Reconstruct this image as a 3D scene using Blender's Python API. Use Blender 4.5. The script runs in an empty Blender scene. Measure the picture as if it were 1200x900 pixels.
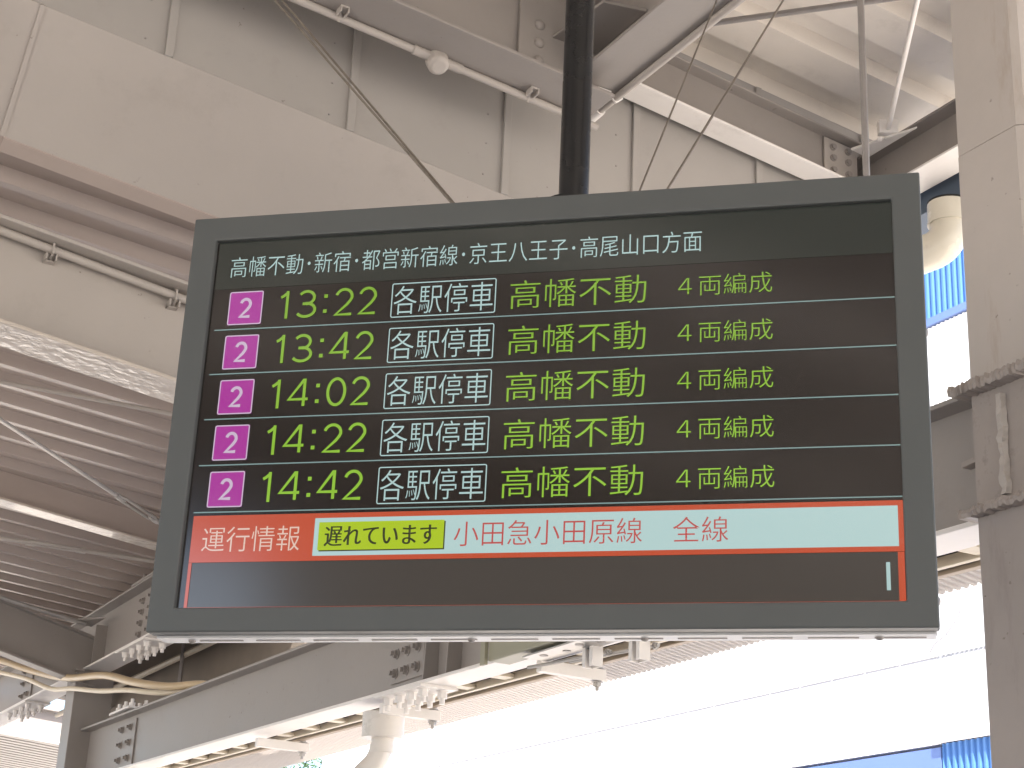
import bpy, bmesh, math, random
from mathutils import Vector, Matrix, noise
random.seed(7)
PI = math.pi
SC = bpy.context.scene
COL = SC.collection

# ------------------------------------------------------------------ camera
# World: X runs across the platform towards the far track, Y along the track, Z up.
def make_camera():
    yaw, pitch, roll = math.radians(28.1), 0.3569, 0.0467
    fh = Vector((math.sin(yaw), math.cos(yaw), 0)); r0 = Vector((math.cos(yaw), -math.sin(yaw), 0)); z = Vector((0, 0, 1))
    f = fh * math.cos(pitch) + z * math.sin(pitch)
    u0 = -fh * math.sin(pitch) + z * math.cos(pitch)
    rt = r0 * math.cos(roll) + u0 * math.sin(roll)
    up = -r0 * math.sin(roll) + u0 * math.cos(roll)
    cam = bpy.data.cameras.new('camera'); ob = bpy.data.objects.new('camera', cam); COL.objects.link(ob)
    m = Matrix((rt, up, -f)).transposed().to_4x4(); m.translation = Vector((0, 0, 1.6))
    ob.matrix_world = m
    cam.sensor_fit = 'HORIZONTAL'; cam.sensor_width = 36; cam.lens = 36 * 1974.5 / 1200
    cam.clip_start = 0.05; cam.clip_end = 1500
    SC.camera = ob
make_camera()

# ------------------------------------------------------------------ light
EXPOSURE = 1.95
SUN_EL = math.radians(60); SUN_AZ = math.radians(204)      # clockwise from +Y
w = bpy.data.worlds.new('World'); SC.world = w; w.use_nodes = True
nt = w.node_tree; bg = nt.nodes['Background']
sky = nt.nodes.new('ShaderNodeTexSky'); sky.sky_type = 'NISHITA'; sky.sun_disc = False
sky.dust_density = 3.0; sky.sun_elevation = SUN_EL; sky.sun_rotation = SUN_AZ
nt.links.new(sky.outputs[0], bg.inputs[0]); bg.inputs[1].default_value = 0.12
sl = bpy.data.lights.new('sun', 'SUN'); sl.energy = 5.0; sl.angle = math.radians(0.5); sl.color = (1, 0.965, 0.92)
so = bpy.data.objects.new('sun', sl); COL.objects.link(so)
tosun = Vector((math.cos(SUN_EL) * math.sin(SUN_AZ), math.cos(SUN_EL) * math.cos(SUN_AZ), math.sin(SUN_EL)))
so.rotation_euler = (-tosun).to_track_quat('-Z', 'Y').to_euler(); so.location = tosun * 30
vs = SC.view_settings
vs.view_transform = 'Standard'; vs.look = 'None'; vs.exposure = EXPOSURE; vs.gamma = 1; vs.use_curve_mapping = False
SC.cycles.max_bounces = 10; SC.cycles.diffuse_bounces = 6; SC.cycles.glossy_bounces = 4
SC.cycles.use_denoising = True

# ------------------------------------------------------------------ materials
def lin(c):
    return tuple(((v / 255) / 12.92 if v <= 10 else (((v / 255) + .055) / 1.055) ** 2.4) for v in c)

def mat(name, base, rough=.5, spec=.5, metal=0, var=.12, vscale=3, stain=None, stain_amt=0, sscale=6, bump=0, bscale=40, streak=False, coat=0, rvar=.06, specks=0):
    m = bpy.data.materials.new(name); m.use_nodes = True
    n = m.node_tree.nodes; l = m.node_tree.links; b = n['Principled BSDF']
    b.inputs['Roughness'].default_value = rough; b.inputs['Metallic'].default_value = metal
    b.inputs['Specular IOR Level'].default_value = spec; b.inputs['Coat Weight'].default_value = coat
    tc = n.new('ShaderNodeTexCoord')
    nz = n.new('ShaderNodeTexNoise'); nz.inputs['Scale'].default_value = vscale; nz.inputs['Detail'].default_value = 8; nz.inputs['Roughness'].default_value = .62
    l.new(tc.outputs['Object'], nz.inputs['Vector'])
    mp = n.new('ShaderNodeMapRange'); mp.inputs[1].default_value = .3; mp.inputs[2].default_value = .7
    mp.inputs[3].default_value = 1 - var; mp.inputs[4].default_value = 1 + var * .4
    l.new(nz.outputs[0], mp.inputs[0])
    mx = n.new('ShaderNodeMix'); mx.data_type = 'RGBA'; mx.blend_type = 'MULTIPLY'; mx.inputs[0].default_value = 1
    mx.inputs[6].default_value = (*base, 1); l.new(mp.outputs[0], mx.inputs[7])
    out = mx.outputs[2]
    if stain:
        ns = n.new('ShaderNodeTexNoise'); ns.inputs['Scale'].default_value = sscale; ns.inputs['Detail'].default_value = 10; ns.inputs['Roughness'].default_value = .7
        if streak:
            mpp = n.new('ShaderNodeMapping'); mpp.inputs['Scale'].default_value = (1, 1, .22); l.new(tc.outputs['Object'], mpp.inputs[0]); l.new(mpp.outputs[0], ns.inputs['Vector'])
        else:
            l.new(tc.outputs['Object'], ns.inputs['Vector'])
        rp = n.new('ShaderNodeMapRange'); rp.inputs[1].default_value = .56; rp.inputs[2].default_value = .74; rp.inputs[3].default_value = 0; rp.inputs[4].default_value = stain_amt
        l.new(ns.outputs[0], rp.inputs[0])
        m2 = n.new('ShaderNodeMix'); m2.data_type = 'RGBA'; m2.inputs[7].default_value = (*stain, 1)
        l.new(rp.outputs[0], m2.inputs[0]); l.new(out, m2.inputs[6]); out = m2.outputs[2]
    if specks:
        n3 = n.new('ShaderNodeTexNoise'); n3.inputs['Scale'].default_value = 38; n3.inputs['Detail'].default_value = 3
        n4 = n.new('ShaderNodeTexNoise'); n4.inputs['Scale'].default_value = 2.3; n4.inputs['Detail'].default_value = 2
        l.new(tc.outputs['Object'], n3.inputs['Vector']); l.new(tc.outputs['Object'], n4.inputs['Vector'])
        q = n.new('ShaderNodeMapRange'); q.inputs[1].default_value = .70; q.inputs[2].default_value = .74
        q4 = n.new('ShaderNodeMapRange'); q4.inputs[1].default_value = .5; q4.inputs[2].default_value = .62; q4.inputs[4].default_value = specks
        mu = n.new('ShaderNodeMath'); mu.operation = 'MULTIPLY'
        l.new(n3.outputs[0], q.inputs[0]); l.new(n4.outputs[0], q4.inputs[0]); l.new(q.outputs[0], mu.inputs[0]); l.new(q4.outputs[0], mu.inputs[1])
        m3 = n.new('ShaderNodeMix'); m3.data_type = 'RGBA'; m3.inputs[7].default_value = (.09, .06, .045, 1)
        l.new(mu.outputs[0], m3.inputs[0]); l.new(out, m3.inputs[6]); out = m3.outputs[2]
    l.new(out, b.inputs['Base Color'])
    rr = n.new('ShaderNodeMapRange'); rr.inputs[1].default_value = .3; rr.inputs[2].default_value = .7
    rr.inputs[3].default_value = max(.02, rough - rvar); rr.inputs[4].default_value = min(1, rough + rvar)
    l.new(nz.outputs[0], rr.inputs[0]); l.new(rr.outputs[0], b.inputs['Roughness'])
    if bump:
        nb = n.new('ShaderNodeTexNoise'); nb.inputs['Scale'].default_value = bscale; nb.inputs['Detail'].default_value = 5
        l.new(tc.outputs['Object'], nb.inputs['Vector'])
        bp = n.new('ShaderNodeBump'); bp.inputs['Strength'].default_value = bump; bp.inputs['Distance'].default_value = .01
        l.new(nb.outputs[0], bp.inputs['Height']); l.new(bp.outputs[0], b.inputs['Normal'])
    return m

def glow(name, srgb, base=(.01, .01, .01), rough=.14, gain=1.0):
    m = bpy.data.materials.new(name); m.use_nodes = True
    n = m.node_tree.nodes; l = m.node_tree.links; b = n['Principled BSDF']
    b.inputs['Base Color'].default_value = (*base, 1); b.inputs['Roughness'].default_value = rough
    b.inputs['Specular IOR Level'].default_value = 1.0
    b.inputs['Emission Color'].default_value = (*lin(srgb), 1)
    b.inputs['Emission Strength'].default_value = gain / 2 ** EXPOSURE
    return m

RUST = (.27, .15, .065); GRIME = (.17, .14, .11)
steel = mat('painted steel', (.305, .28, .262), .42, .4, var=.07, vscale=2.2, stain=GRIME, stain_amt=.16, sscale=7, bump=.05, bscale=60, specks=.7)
steel_pale = mat('pale painted steel', (.43, .395, .365), .45, .4, var=.06, vscale=1.8, stain=GRIME, stain_amt=.14, sscale=5, bump=.05, bscale=30, specks=.5)
steel_white_lit = mat('white steel and lit flanges', (.82, .79, .76), .4, .4, var=.06, vscale=3, stain=GRIME, stain_amt=.15, sscale=9, bump=.04)  # also whitens beam undersides, painting in bounce from the sunlit ground
steel_brush = mat('thick brushed paint', (.58, .52, .46), .10, .5, var=.10, vscale=9, bump=.75, bscale=26, coat=.5)
steel_flaky = mat('flaking painted steel', (.36, .32, .295), .5, .35, var=.12, vscale=6, stain=(.10, .08, .07), stain_amt=.45, sscale=24, bump=.14, bscale=26)
column_low = mat('greyer lower column', (.345, .31, .292), .5, .35, var=.10, vscale=3, stain=(.12, .09, .08), stain_amt=.3, sscale=12, bump=.12, bscale=18, streak=True, specks=.6)  # greyer, darker tone for the column below the collar
column_paint = mat('rust stained paint', (.47, .43, .40), .5, .35, var=.09, vscale=2.5, stain=RUST, stain_amt=.5, sscale=7, bump=.12, bscale=14, streak=True, specks=.6)
wall_paint = mat('grey wall sheet paint', (.38, .36, .34), .5, .35, var=.05, vscale=1.5, stain=GRIME, stain_amt=.12, sscale=9, bump=.03, bscale=8, specks=.6)
deck_paint = mat('roof deck paint', (.44, .375, .34), .24, .5, var=.05, vscale=2.5, stain=GRIME, stain_amt=.10, sscale=3, bump=.05, bscale=25, rvar=.02)
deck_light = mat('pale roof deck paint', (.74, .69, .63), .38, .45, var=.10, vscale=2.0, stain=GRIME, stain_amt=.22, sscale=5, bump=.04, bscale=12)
fascia_brown = mat('dark fascia sheet', (.20, .17, .14), .6, .3, var=.2, vscale=3)
galv = mat('galvanised rod', (.46, .44, .42), .35, .5, .35, var=.2, vscale=14)
rod_grey = mat('grey rod', (.32, .30, .29), .45, .5, .2, var=.15, vscale=14)
wire_m = mat('stranded wire', (.22, .19, .16), .5, .4, .3, var=.25, vscale=60)
black_paint = mat('black pole paint', (.012, .012, .013), .28, .5, var=.1, vscale=8)
bezel_m = mat('grey bezel paint', (.095, .102, .102), .42, .4, var=.03, vscale=6, bump=.02, bscale=300)
case_white = mat('pale case aluminium', (.62, .64, .66), .35, .5, var=.05, vscale=8)
slot_black = mat('black slot', (.02, .02, .02), .6, .3, var=.1)
cream = mat('cream paint', (.72, .64, .50), .42, .4, var=.07, vscale=4, stain=(.3, .22, .12), stain_amt=.3, sscale=10)
tan = mat('tan painted rail', (.45, .36, .27), .5, .4, var=.10, vscale=5, stain=RUST, stain_amt=.25, sscale=12)
eave_pale = mat('pale eave sheet', (.80, .77, .75), .5, .3, var=.05, vscale=2)
def translucent(m, f, col):
    n = m.node_tree.nodes; l = m.node_tree.links; b = n['Principled BSDF']; o = n['Material Output']
    t = n.new('ShaderNodeBsdfTranslucent'); t.inputs[0].default_value = (*col, 1); x = n.new('ShaderNodeMixShader'); x.inputs[0].default_value = f
    l.new(b.outputs[0], x.inputs[1]); l.new(t.outputs[0], x.inputs[2]); l.new(x.outputs[0], o.inputs[0])
translucent(eave_pale, .35, (.72, .68, .65))
hose_m = mat('cream hose', (.55, .43, .27), .38, .5, var=.08, vscale=9)
pvc = mat('cream pvc', (.66, .62, .52), .25, .5, var=.05, vscale=8, stain=GRIME, stain_amt=.2, sscale=20)
pvc_white = mat('white pvc', (.72, .68, .63), .3, .5, var=.05, vscale=8)
olive = mat('olive grey enamel', (.31, .30, .22), .45, .4, var=.05, vscale=8)
zinc = mat('bright zinc plate', (.62, .62, .62), .35, .5, .4, var=.12, vscale=18)
blue_grey = mat('blue grey gutter', (.10, .13, .17), .5, .4, var=.1, vscale=6)  # dark base carries the shade on the gutter's face
clad_white = mat('white cladding', (.88, .88, .87), .5, .3, var=.02, vscale=.4)
clad_blue = mat('blue cladding', (.085, .20, .45), .42, .4, var=.05, vscale=.6)
clad_pale = mat('pale blue cladding', (.12, .185, .40), .42, .4, var=.04, vscale=.6)
joint_grey = mat('grey joint', (.34, .34, .36), .6, .3, var=.1)
conc = mat('platform concrete', (.40, .37, .33), .85, .2, var=.2, vscale=.8, stain=(.2, .18, .16), stain_amt=.4, sscale=2, bump=.2, bscale=30)
ballast = mat('ballast', (.54, .49, .43), .9, .2, var=.35, vscale=9, bump=.6, bscale=20)
leaf = mat('leaf green', (.035, .075, .022), .55, .3, var=.5, vscale=3)
bark = mat('bark', (.12, .09, .06), .85, .2, var=.3, vscale=8, bump=.5)
rubber = mat('black rubber', (.02, .02, .02), .5, .3, var=.1)
# display
SB = (.006, .006, .006)
s_row = glow('display row black', (24, 17, 14), SB)
s_head = glow('display header grey', (37, 42, 37), SB)
s_low = glow('display footer grey', (65, 60, 56), SB)
s_green = glow('display green', (141, 190, 54))
s_greens = [glow('display green row', (137, 184, 52), gain=g_) for g_ in (.80, .86, .92, .97, 1.02)]  # upper rows dimmer: viewing-angle falloff set into the emission
s_cyan = glow('display pale cyan', (170, 198, 196))
s_line = glow('display divider', (122, 148, 146))
s_mag = glow('display magenta', (165, 48, 148))
s_lilac = glow('display lilac', (198, 178, 200))
s_red = glow('display orange red', (188, 76, 46))
s_white = glow('display pale panel', (176, 204, 202))
s_redtxt = glow('display red text', (186, 74, 72))
s_yel = glow('display yellow', (168, 194, 28))
s_dark = glow('display dark text', (52, 56, 30))
s_cream = glow('display cream text', (222, 192, 176))

# ------------------------------------------------------------------ geometry helper
class G:
    def __init__(s): s.v = []; s.f = []
    def add(s, vs, fs):
        o = len(s.v); s.v += [Vector(p) for p in vs]; s.f += [tuple(i + o for i in q) for q in fs]; return s
    def box(s, c, hx, hy, hz):
        c = Vector(c); hx = Vector(hx); hy = Vector(hy); hz = Vector(hz)
        vs = [c + hx * a + hy * b + hz * d for d in (-1, 1) for b in (-1, 1) for a in (-1, 1)]
        return s.add(vs, [(0, 2, 3, 1), (4, 5, 7, 6), (0, 1, 5, 4), (1, 3, 7, 5), (3, 2, 6, 7), (2, 0, 4, 6)])
    def abox(s, x0, x1, y0, y1, z0, z1):
        return s.box(((x0 + x1) / 2, (y0 + y1) / 2, (z0 + z1) / 2), ((x1 - x0) / 2, 0, 0), (0, (y1 - y0) / 2, 0), (0, 0, (z1 - z0) / 2))
    def bar(s, P, Q, side, upv):
        # prism from P to Q, half extents side and upv
        P = Vector(P); Q = Vector(Q)
        return s.box((P + Q) / 2, (Q - P) / 2, side, upv)
    def prism(s, poly, vec):
        n = len(poly); a = [Vector(p) for p in poly]; vec = Vector(vec)
        fs = [tuple(range(n - 1, -1, -1)), tuple(range(n, 2 * n))] + [(i, (i + 1) % n, n + (i + 1) % n, n + i) for i in range(n)]
        return s.add(a + [p + vec for p in a], fs)
    def tube(s, pts, r, n=12, cap=True):
        pts = [Vector(p) for p in pts]; rs = r if isinstance(r, (list, tuple)) else [r] * len(pts)
        t0 = (pts[1] - pts[0]).normalized()
        a = t0.orthogonal().normalized(); vs = []; m = len(pts)
        for i, p in enumerate(pts):
            t = ((pts[min(i + 1, m - 1)] - pts[max(i - 1, 0)])).normalized()
            a = (a - t * a.dot(t)).normalized(); b = t.cross(a)
            for k in range(n):
                th = 2 * PI * k / n; vs.append(p + (a * math.cos(th) + b * math.sin(th)) * rs[i])
        fs = []
        for i in range(m - 1):
            for k in range(n):
                fs.append((i * n + k, i * n + (k + 1) % n, (i + 1) * n + (k + 1) % n, (i + 1) * n + k))
        if cap: fs += [tuple(range(n - 1, -1, -1)), tuple(range((m - 1) * n, m * n))]
        return s.add(vs, fs)
    def bolt(s, c, ax, r=.017, h=.014, nut=True):
        c = Vector(c); ax = Vector(ax).normalized(); a = ax.orthogonal().normalized(); b = ax.cross(a)
        def ring(rr, n, ph=0): return [a * rr * math.cos(2 * PI * k / n + ph) + b * rr * math.sin(2 * PI * k / n + ph) for k in range(n)]
        s.prism([c + q for q in ring(r * 1.3, 14)], ax * .004)
        s.prism([c + ax * .004 + q for q in ring(r, 6, random.random())], ax * h)
        if nut: s.prism([c + ax * (.004 + h) + q for q in ring(r * .55, 10)], ax * h * .9)
        return s
    def dome(s, c, ax, r):
        c = Vector(c); ax = Vector(ax).normalized(); a = ax.orthogonal().normalized(); b = ax.cross(a); n = 16
        vs = []; rows = 5
        for i in range(rows):
            th = PI / 2 * i / rows
            for k in range(n): vs.append(c + (a * math.cos(2 * PI * k / n) + b * math.sin(2 * PI * k / n)) * r * math.cos(th) + ax * r * .75 * math.sin(th))
        vs.append(c + ax * r * .75)
        fs = [(i * n + k, i * n + (k + 1) % n, (i + 1) * n + (k + 1) % n, (i + 1) * n + k) for i in range(rows - 1) for k in range(n)]
        fs += [((rows - 1) * n + k, (rows - 1) * n + (k + 1) % n, rows * n) for k in range(n)]
        fs.append(tuple(range(n - 1, -1, -1)))
        return s.add(vs, fs)
    def emit(s, name, m, parent=None, bevel=0, smooth=False, origin=None):
        o = Vector((0, 0, 0))
        if origin is not None: o = Vector(origin)
        elif parent is not None and parent.get('worldspace'): o = parent['_o'] if False else Vector(parent['worldspace'])
        me = bpy.data.meshes.new(name); me.from_pydata([p - o for p in s.v], [], s.f); me.update()
        bm = bmesh.new(); bm.from_mesh(me); bmesh.ops.recalc_face_normals(bm, faces=bm.faces); bm.to_mesh(me); bm.free()
        if smooth:
            me.polygons.foreach_set('use_smooth', [True] * len(me.polygons)); me.set_sharp_from_angle(angle=math.radians(40))
        me.materials.append(m)
        ob = bpy.data.objects.new(name, me); COL.objects.link(ob)
        if parent is not None: ob.parent = parent
        if origin is not None: ob.location = o
        if bevel:
            bv = ob.modifiers.new('bevel', 'BEVEL'); bv.width = bevel; bv.segments = 2; bv.limit_method = 'ANGLE'; bv.angle_limit = math.radians(40)
        return ob

ROOTS = []
def thing(name, label, cat, loc, group=None):
    o = bpy.data.objects.new(name, None); COL.objects.link(o); o.location = loc; o.empty_display_size = .1
    o['label'] = label; o['category'] = cat; o['worldspace'] = tuple(loc)
    if group: o['group'] = group
    ROOTS.append(o)
    return o
def sub(name, g, m, parent, top, bevel=0, smooth=False):
    """part (or sub-part) of a thing whose root sits at top"""
    ob = g.emit(name, m, None, bevel, smooth)
    me = ob.data
    t = Vector(top['worldspace'])
    me.transform(Matrix.Translation(-t)); ob.parent = parent
    return ob
def single(name, g, m, label, cat, loc, group=None, bevel=0, smooth=False, kind=None):
    ob = g.emit(name, m, None, bevel, smooth, origin=loc)
    if kind: ob['kind'] = kind
    else: ob['label'] = label; ob['category'] = cat
    if group: ob['group'] = group
    return ob
def structure(name, g, m, **k): return single(name, g, m, None, None, (0, 0, 0), kind='structure', **k)

ZV = Vector((0, 0, 1))
def ibeam(label, P, Q, H, B, m, group, tw=.010, tf=.013, name='steel_beam', mbot=None):
    P = Vector(P); Q = Vector(Q)     # centre of the underside at both ends
    t = thing(name, label, 'beam', P, group)
    d = Q - P; side = Vector((d.y, -d.x, 0)).normalized()
    sub('web', G().bar(P + ZV * H / 2, Q + ZV * H / 2, side * tw / 2, ZV * (H / 2 - tf)), m, t, t)
    sub('top_flange', G().bar(P + ZV * (H - tf / 2), Q + ZV * (H - tf / 2), side * B / 2, ZV * tf / 2), m, t, t, .003)
    sub('bottom_flange', G().bar(P + ZV * tf / 2, Q + ZV * tf / 2, side * B / 2, ZV * tf / 2), mbot or m, t, t, .003)
    return t
BEAMS = 'steel beams of the platform canopy'

# ------------------------------------------------------------------ setting
structure('ground', G().add([(-600, -600, -1.1), (600, -600, -1.1), (600, 900, -1.1), (-600, 900, -1.1)], [(0, 1, 2, 3)]), ballast)
structure('platform', G().abox(-9, 3.3, -40, 60, -1.096, 0), conc, bevel=.02)

# ---- warehouse building across the track
def corr_wall(x, y0, y1, z0, z1, pitch, depth):
    g = G(); n = int(round((y1 - y0) / pitch)); vs = []
    for i in range(n):
        y = y0 + i * pitch
        for dy, dx in ((0, 0), (.30, 0), (.42, depth), (.88, depth)):
            vs.append((x + dx, y + dy * pitch))
    vs.append((x, y1))
    k = len(vs)
    g.add([(a, b, z0) for a, b in vs] + [(a, b, z1) for a, b in vs] + [(x + .15, y0, z0), (x + .15, y1, z0), (x + .15, y0, z1), (x + .15, y1, z1)],
          [(i, i + 1, k + i + 1, k + i) for i in range(k - 1)] + [(2 * k, 2 * k + 1, 2 * k + 3, 2 * k + 2)])
    return g
BX = 14.0
bld = thing('warehouse_building', 'large sunlit white and blue clad warehouse standing across the track', 'building', (BX + 6, 19, -1.1))
sub('wall', G().abox(BX + .2, BX + 12, 4.02, 34.0, -1.1, 12.2), clad_white, bld, bld)
sub('ribbed_white_cladding', corr_wall(BX, 4, 15.1, 4.93, 5.78, .078, .018), clad_white, bld, bld)
sub('ribbed_white_cladding', corr_wall(BX, 4, 15.1, 5.815, 10.02, .078, .018), clad_white, bld, bld)
sub('ribbed_blue_cladding', corr_wall(BX, 4, 15.1, -1, 4.78, .10, .035), clad_blue, bld, bld)
sub('ribbed_blue_cladding', corr_wall(BX, 4, 34.0, 10.14, 12.2, .10, .035), clad_blue, bld, bld)
sub('white_panel', G().abox(BX, BX + .18, 15.13, 34, 4.78, 5.78), clad_white, bld, bld)
sub('white_panel', G().abox(BX, BX + .18, 15.13, 34, 5.815, 10.02), clad_white, bld, bld)
sub('pale_blue_panel', G().abox(BX, BX + .18, 15.13, 34, -1, 4.74), clad_pale, bld, bld)
sub('joint', G().abox(BX + .012, BX + .19, 4, 34, 5.78, 5.815), joint_grey, bld, bld)
sub('joint', G().abox(BX + .03, BX + .19, 15.095, 15.135, 4.9, 10.0), joint_grey, bld, bld)
for k in range(1, 30):
    y = 15.13 + k * .65
    if y < 34: sub('joint', G().abox(BX - .004, BX - .001, y - .006, y + .006, 4.8, 10.0), clad_white, bld, bld)
sub('trim_strip', G().abox(BX - .04, BX + .16, 4, 15.2, 4.79, 4.92), clad_white, bld, bld)
sub('trim_strip', G().abox(BX - .04, BX + .16, 4, 34, 10.03, 10.13), clad_pale, bld, bld)
sub('parapet', G().abox(BX - .05, BX + 12.1, 3.9, 34.1, 12.21, 12.4), clad_white, bld, bld)
cb = [(BX - .03, 14.62, 6.95), (BX - .06, 14.5, 6.72), (BX - .07, 14.52, 6.45), (BX - .07, 14.66, 6.2), (BX - .06, 14.88, 6.03), (BX - .05, 15.1, 5.95), (BX - .04, 15.2, 5.86)]
sub('cable', G().tube(cb, .012, 6), joint_grey, bld, bld, smooth=True)

# ---- tree beyond the building's end
def tree(loc, H, R):
    t = thing('tree', 'green leafy tree beyond the far end of the warehouse', 'tree', loc)
    L = Vector(loc)
    g = G().tube([L, L + Vector((.1, .1, H * .4)), L + Vector((0, .3, H * .8))], [.22, .16, .06], 8)
    for k in range(7):
        a = k * 2.4; g.tube([L + ZV * H * (.4 + .05 * k), L + Vector((math.cos(a) * R * .7, math.sin(a) * R * .7, H * (.6 + .05 * k)))], [.07, .02], 6)
    sub('trunk', g, bark, t, t, smooth=True)
    rr = random.Random(3); g = G(); cl = []
    for k in range(40):
        p = Vector((rr.gauss(0, 1), rr.gauss(0, 1), rr.gauss(0, 1))); p = p.normalized() * R * (rr.random() ** .4)
        cl.append(L + Vector((p.x, p.y, H * .78 + p.z * 1.1)))
    for c in cl:
        for j in range(110):
            p = c + Vector((rr.gauss(0, .33), rr.gauss(0, .33), rr.gauss(0, .26)))
            a = Vector((rr.gauss(0, 1), rr.gauss(0, 1), rr.gauss(0, .6))).normalized(); b = a.orthogonal().normalized(); s = rr.uniform(.05, .10)
            g.add([p - a * s, p + b * s * .5, p + a * s, p - b * s * .5], [(0, 1, 2, 3)])
    sub('crown', g, leaf, t, t)
tree((18.6, 44.8, -1.1), 9.6, 2.4)

# ------------------------------------------------------------------ lower canopy roof (left, beyond the board)
def zdeck(x, y): return 3.92 - .09 * (x - 2.7) + .012 * (y - 10.7)
def deck(x0, x1, y0, y1, zf, pitch, prof, t=.004):
    """ribbed sheet, ribs along X; prof = [(fraction of pitch, height)]"""
    pts = []; n = int((y1 - y0) / pitch)
    for i in range(n):
        for a, h in prof: pts.append((y0 + (i + a) * pitch, h))
    pts.append((y0 + n * pitch, prof[0][1]))
    k = len(pts); vs = []
    for x in (x0, x1):
        for y, h in pts: vs.append((x, y, zf(x, y) + h))
    for x in (x0, x1):
        for y, h in pts: vs.append((x, y, zf(x, y) + h + t))
    fs = []
    for i in range(k - 1):
        fs.append((i, i + 1, k + i + 1, k + i)); fs.append((2 * k + i, 3 * k + i, 3 * k + i + 1, 2 * k + i + 1))
        fs.append((i, 2 * k + i, 2 * k + i + 1, i + 1)); fs.append((k + i, k + i + 1, 3 * k + i + 1, 3 * k + i))
    return G().add(vs, fs)
dk = thing('roof_deck', 'ribbed beige metal roof deck, the lower one behind the left of the board', 'roof', (0, 12, 4))
PROF = [(0, 0), (.17, 0), (.25, .046), (.92, .046)]
sub('ribbed_sheet', deck(-9, 2.95, 4.83, 8.371, zdeck, .236, PROF), deck_paint, dk, dk)
sub('ribbed_sheet', deck(-9, 3.95, 8.37, 14.3, zdeck, .236, PROF), deck_paint, dk, dk)
sub('edge_fascia', G().add([(3.30, 8.4, 2.98), (3.30, 12.6, 3.00), (3.30, 12.6, 3.865), (3.30, 8.4, 3.815), (3.33, 8.4, 2.98), (3.33, 12.6, 3.00), (3.33, 12.6, 3.865), (3.33, 8.4, 3.815)],
                           [(0, 1, 2, 3), (7, 6, 5, 4), (0, 4, 5, 1), (3, 2, 6, 7), (0, 3, 7, 4), (1, 5, 6, 2)]), fascia_brown, dk, dk)

# inclined panel and wall between the two roof levels
def zp(x): return 4.385 - .115 * (x - .1)         # top edge of the inclined panel
pan = thing('soffit_panel', 'wide smooth beige sloping panel running down to the board\'s upper left corner', 'panel', (0, 4.6, 4.3))
xs = [-4.5, .757, 4.0]
for a, b in ((-9, -1.6), (-1.6, .757), (.757, 4.0)):
    dz = .0 if b < .758 else -.004
    g = G().add([(a, 4.44, zp(a)), (b, 4.44, zp(b)), (b, 4.775, zp(b) - .275 + dz), (a, 4.775, zp(a) - .275 + dz),
                 (a, 4.448, zp(a) + .006), (b, 4.448, zp(b) + .006), (b, 4.783, zp(b) - .269 + dz), (a, 4.783, zp(a) - .269 + dz)],
                [(0, 1, 2, 3), (7, 6, 5, 4), (0, 4, 5, 1), (3, 2, 6, 7), (0, 3, 7, 4), (1, 5, 6, 2)])
    sub('sheet', g, steel_pale, pan, pan)
    g = G().add([(a, 4.776, zp(a) - .279 + dz), (b, 4.776, zp(b) - .279 + dz), (b, 4.83, zp(b) - .300 + dz), (a, 4.83, zp(a) - .300 + dz),
                 (a, 4.776, zp(a) - .273 + dz), (b, 4.776, zp(b) - .273 + dz), (b, 4.83, zp(b) - .294 + dz), (a, 4.83, zp(a) - .294 + dz)],
                [(0, 1, 2, 3), (7, 6, 5, 4), (0, 4, 5, 1), (3, 2, 6, 7), (0, 3, 7, 4), (1, 5, 6, 2)])
    sub('bottom_lip', g, deck_paint, pan, pan)
sub('seam_strip', G().add([(.745, 4.437, zp(.745) - .002), (.759, 4.437, zp(.759) - .002), (.759, 4.772, zp(.759) - .281), (.745, 4.772, zp(.745) - .281),
                           (.745, 4.445, zp(.745) + .006), (.759, 4.445, zp(.759) + .006), (.759, 4.785, zp(.759) - .27), (.745, 4.785, zp(.745) - .27)],
                          [(0, 1, 2, 3), (7, 6, 5, 4), (0, 4, 5, 1), (3, 2, 6, 7), (0, 3, 7, 4), (1, 5, 6, 2)]), steel_pale, pan, pan)

def zup(x, y): return 4.86 - .10 * (x - 3.5)      # upper roof deck
wl = thing('wall', 'vertical grey sheet wall with thin upright battens, under the upper roof', 'wall', (0, 4.45, 4.3))
seams = [-9.46 + .56 * k for k in range(0, 19)] + [1.14, 1.745, 2.307, 2.818, 3.353, 3.85]
seams = sorted(s for s in seams if not (.9 < s < 1.1))
for a, b in zip(seams[:-1], seams[1:]):
    sub('sheet', G().prism([(a, 4.446, zp(a) - .001), (b, 4.446, zp(b) - .001), (b, 4.446, zup(b, 0) + .06), (a, 4.446, zup(a, 0) + .06)], (0, .012, 0)), wall_paint, wl, wl)
for a in seams:
    sub('batten', G().prism([(a - .013, 4.4345, zp(a) + .001), (a + .013, 4.4345, zp(a) + .001), (a + .013, 4.4345, zup(a, 0)), (a - .013, 4.4345, zup(a, 0))], (0, .0115, 0)), wall_paint, wl, wl, .002)
g = G()
for a in seams[14:]:
    for off in (-.075,):
        for k in range(4): g.dome((a + off + random.uniform(-.004, .004), 4.445, zp(a) + .05 + .12 * k + random.uniform(-.02, .02)), (0, -1, 0), .0035)
sub('sheet', G().abox(3.85, 4.16, 4.446, 4.458, 4.69, 4.93), wall_paint, wl, wl)
sub('screw_head', g, rod_grey, wl, wl)['kind'] = 'stuff'

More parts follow.
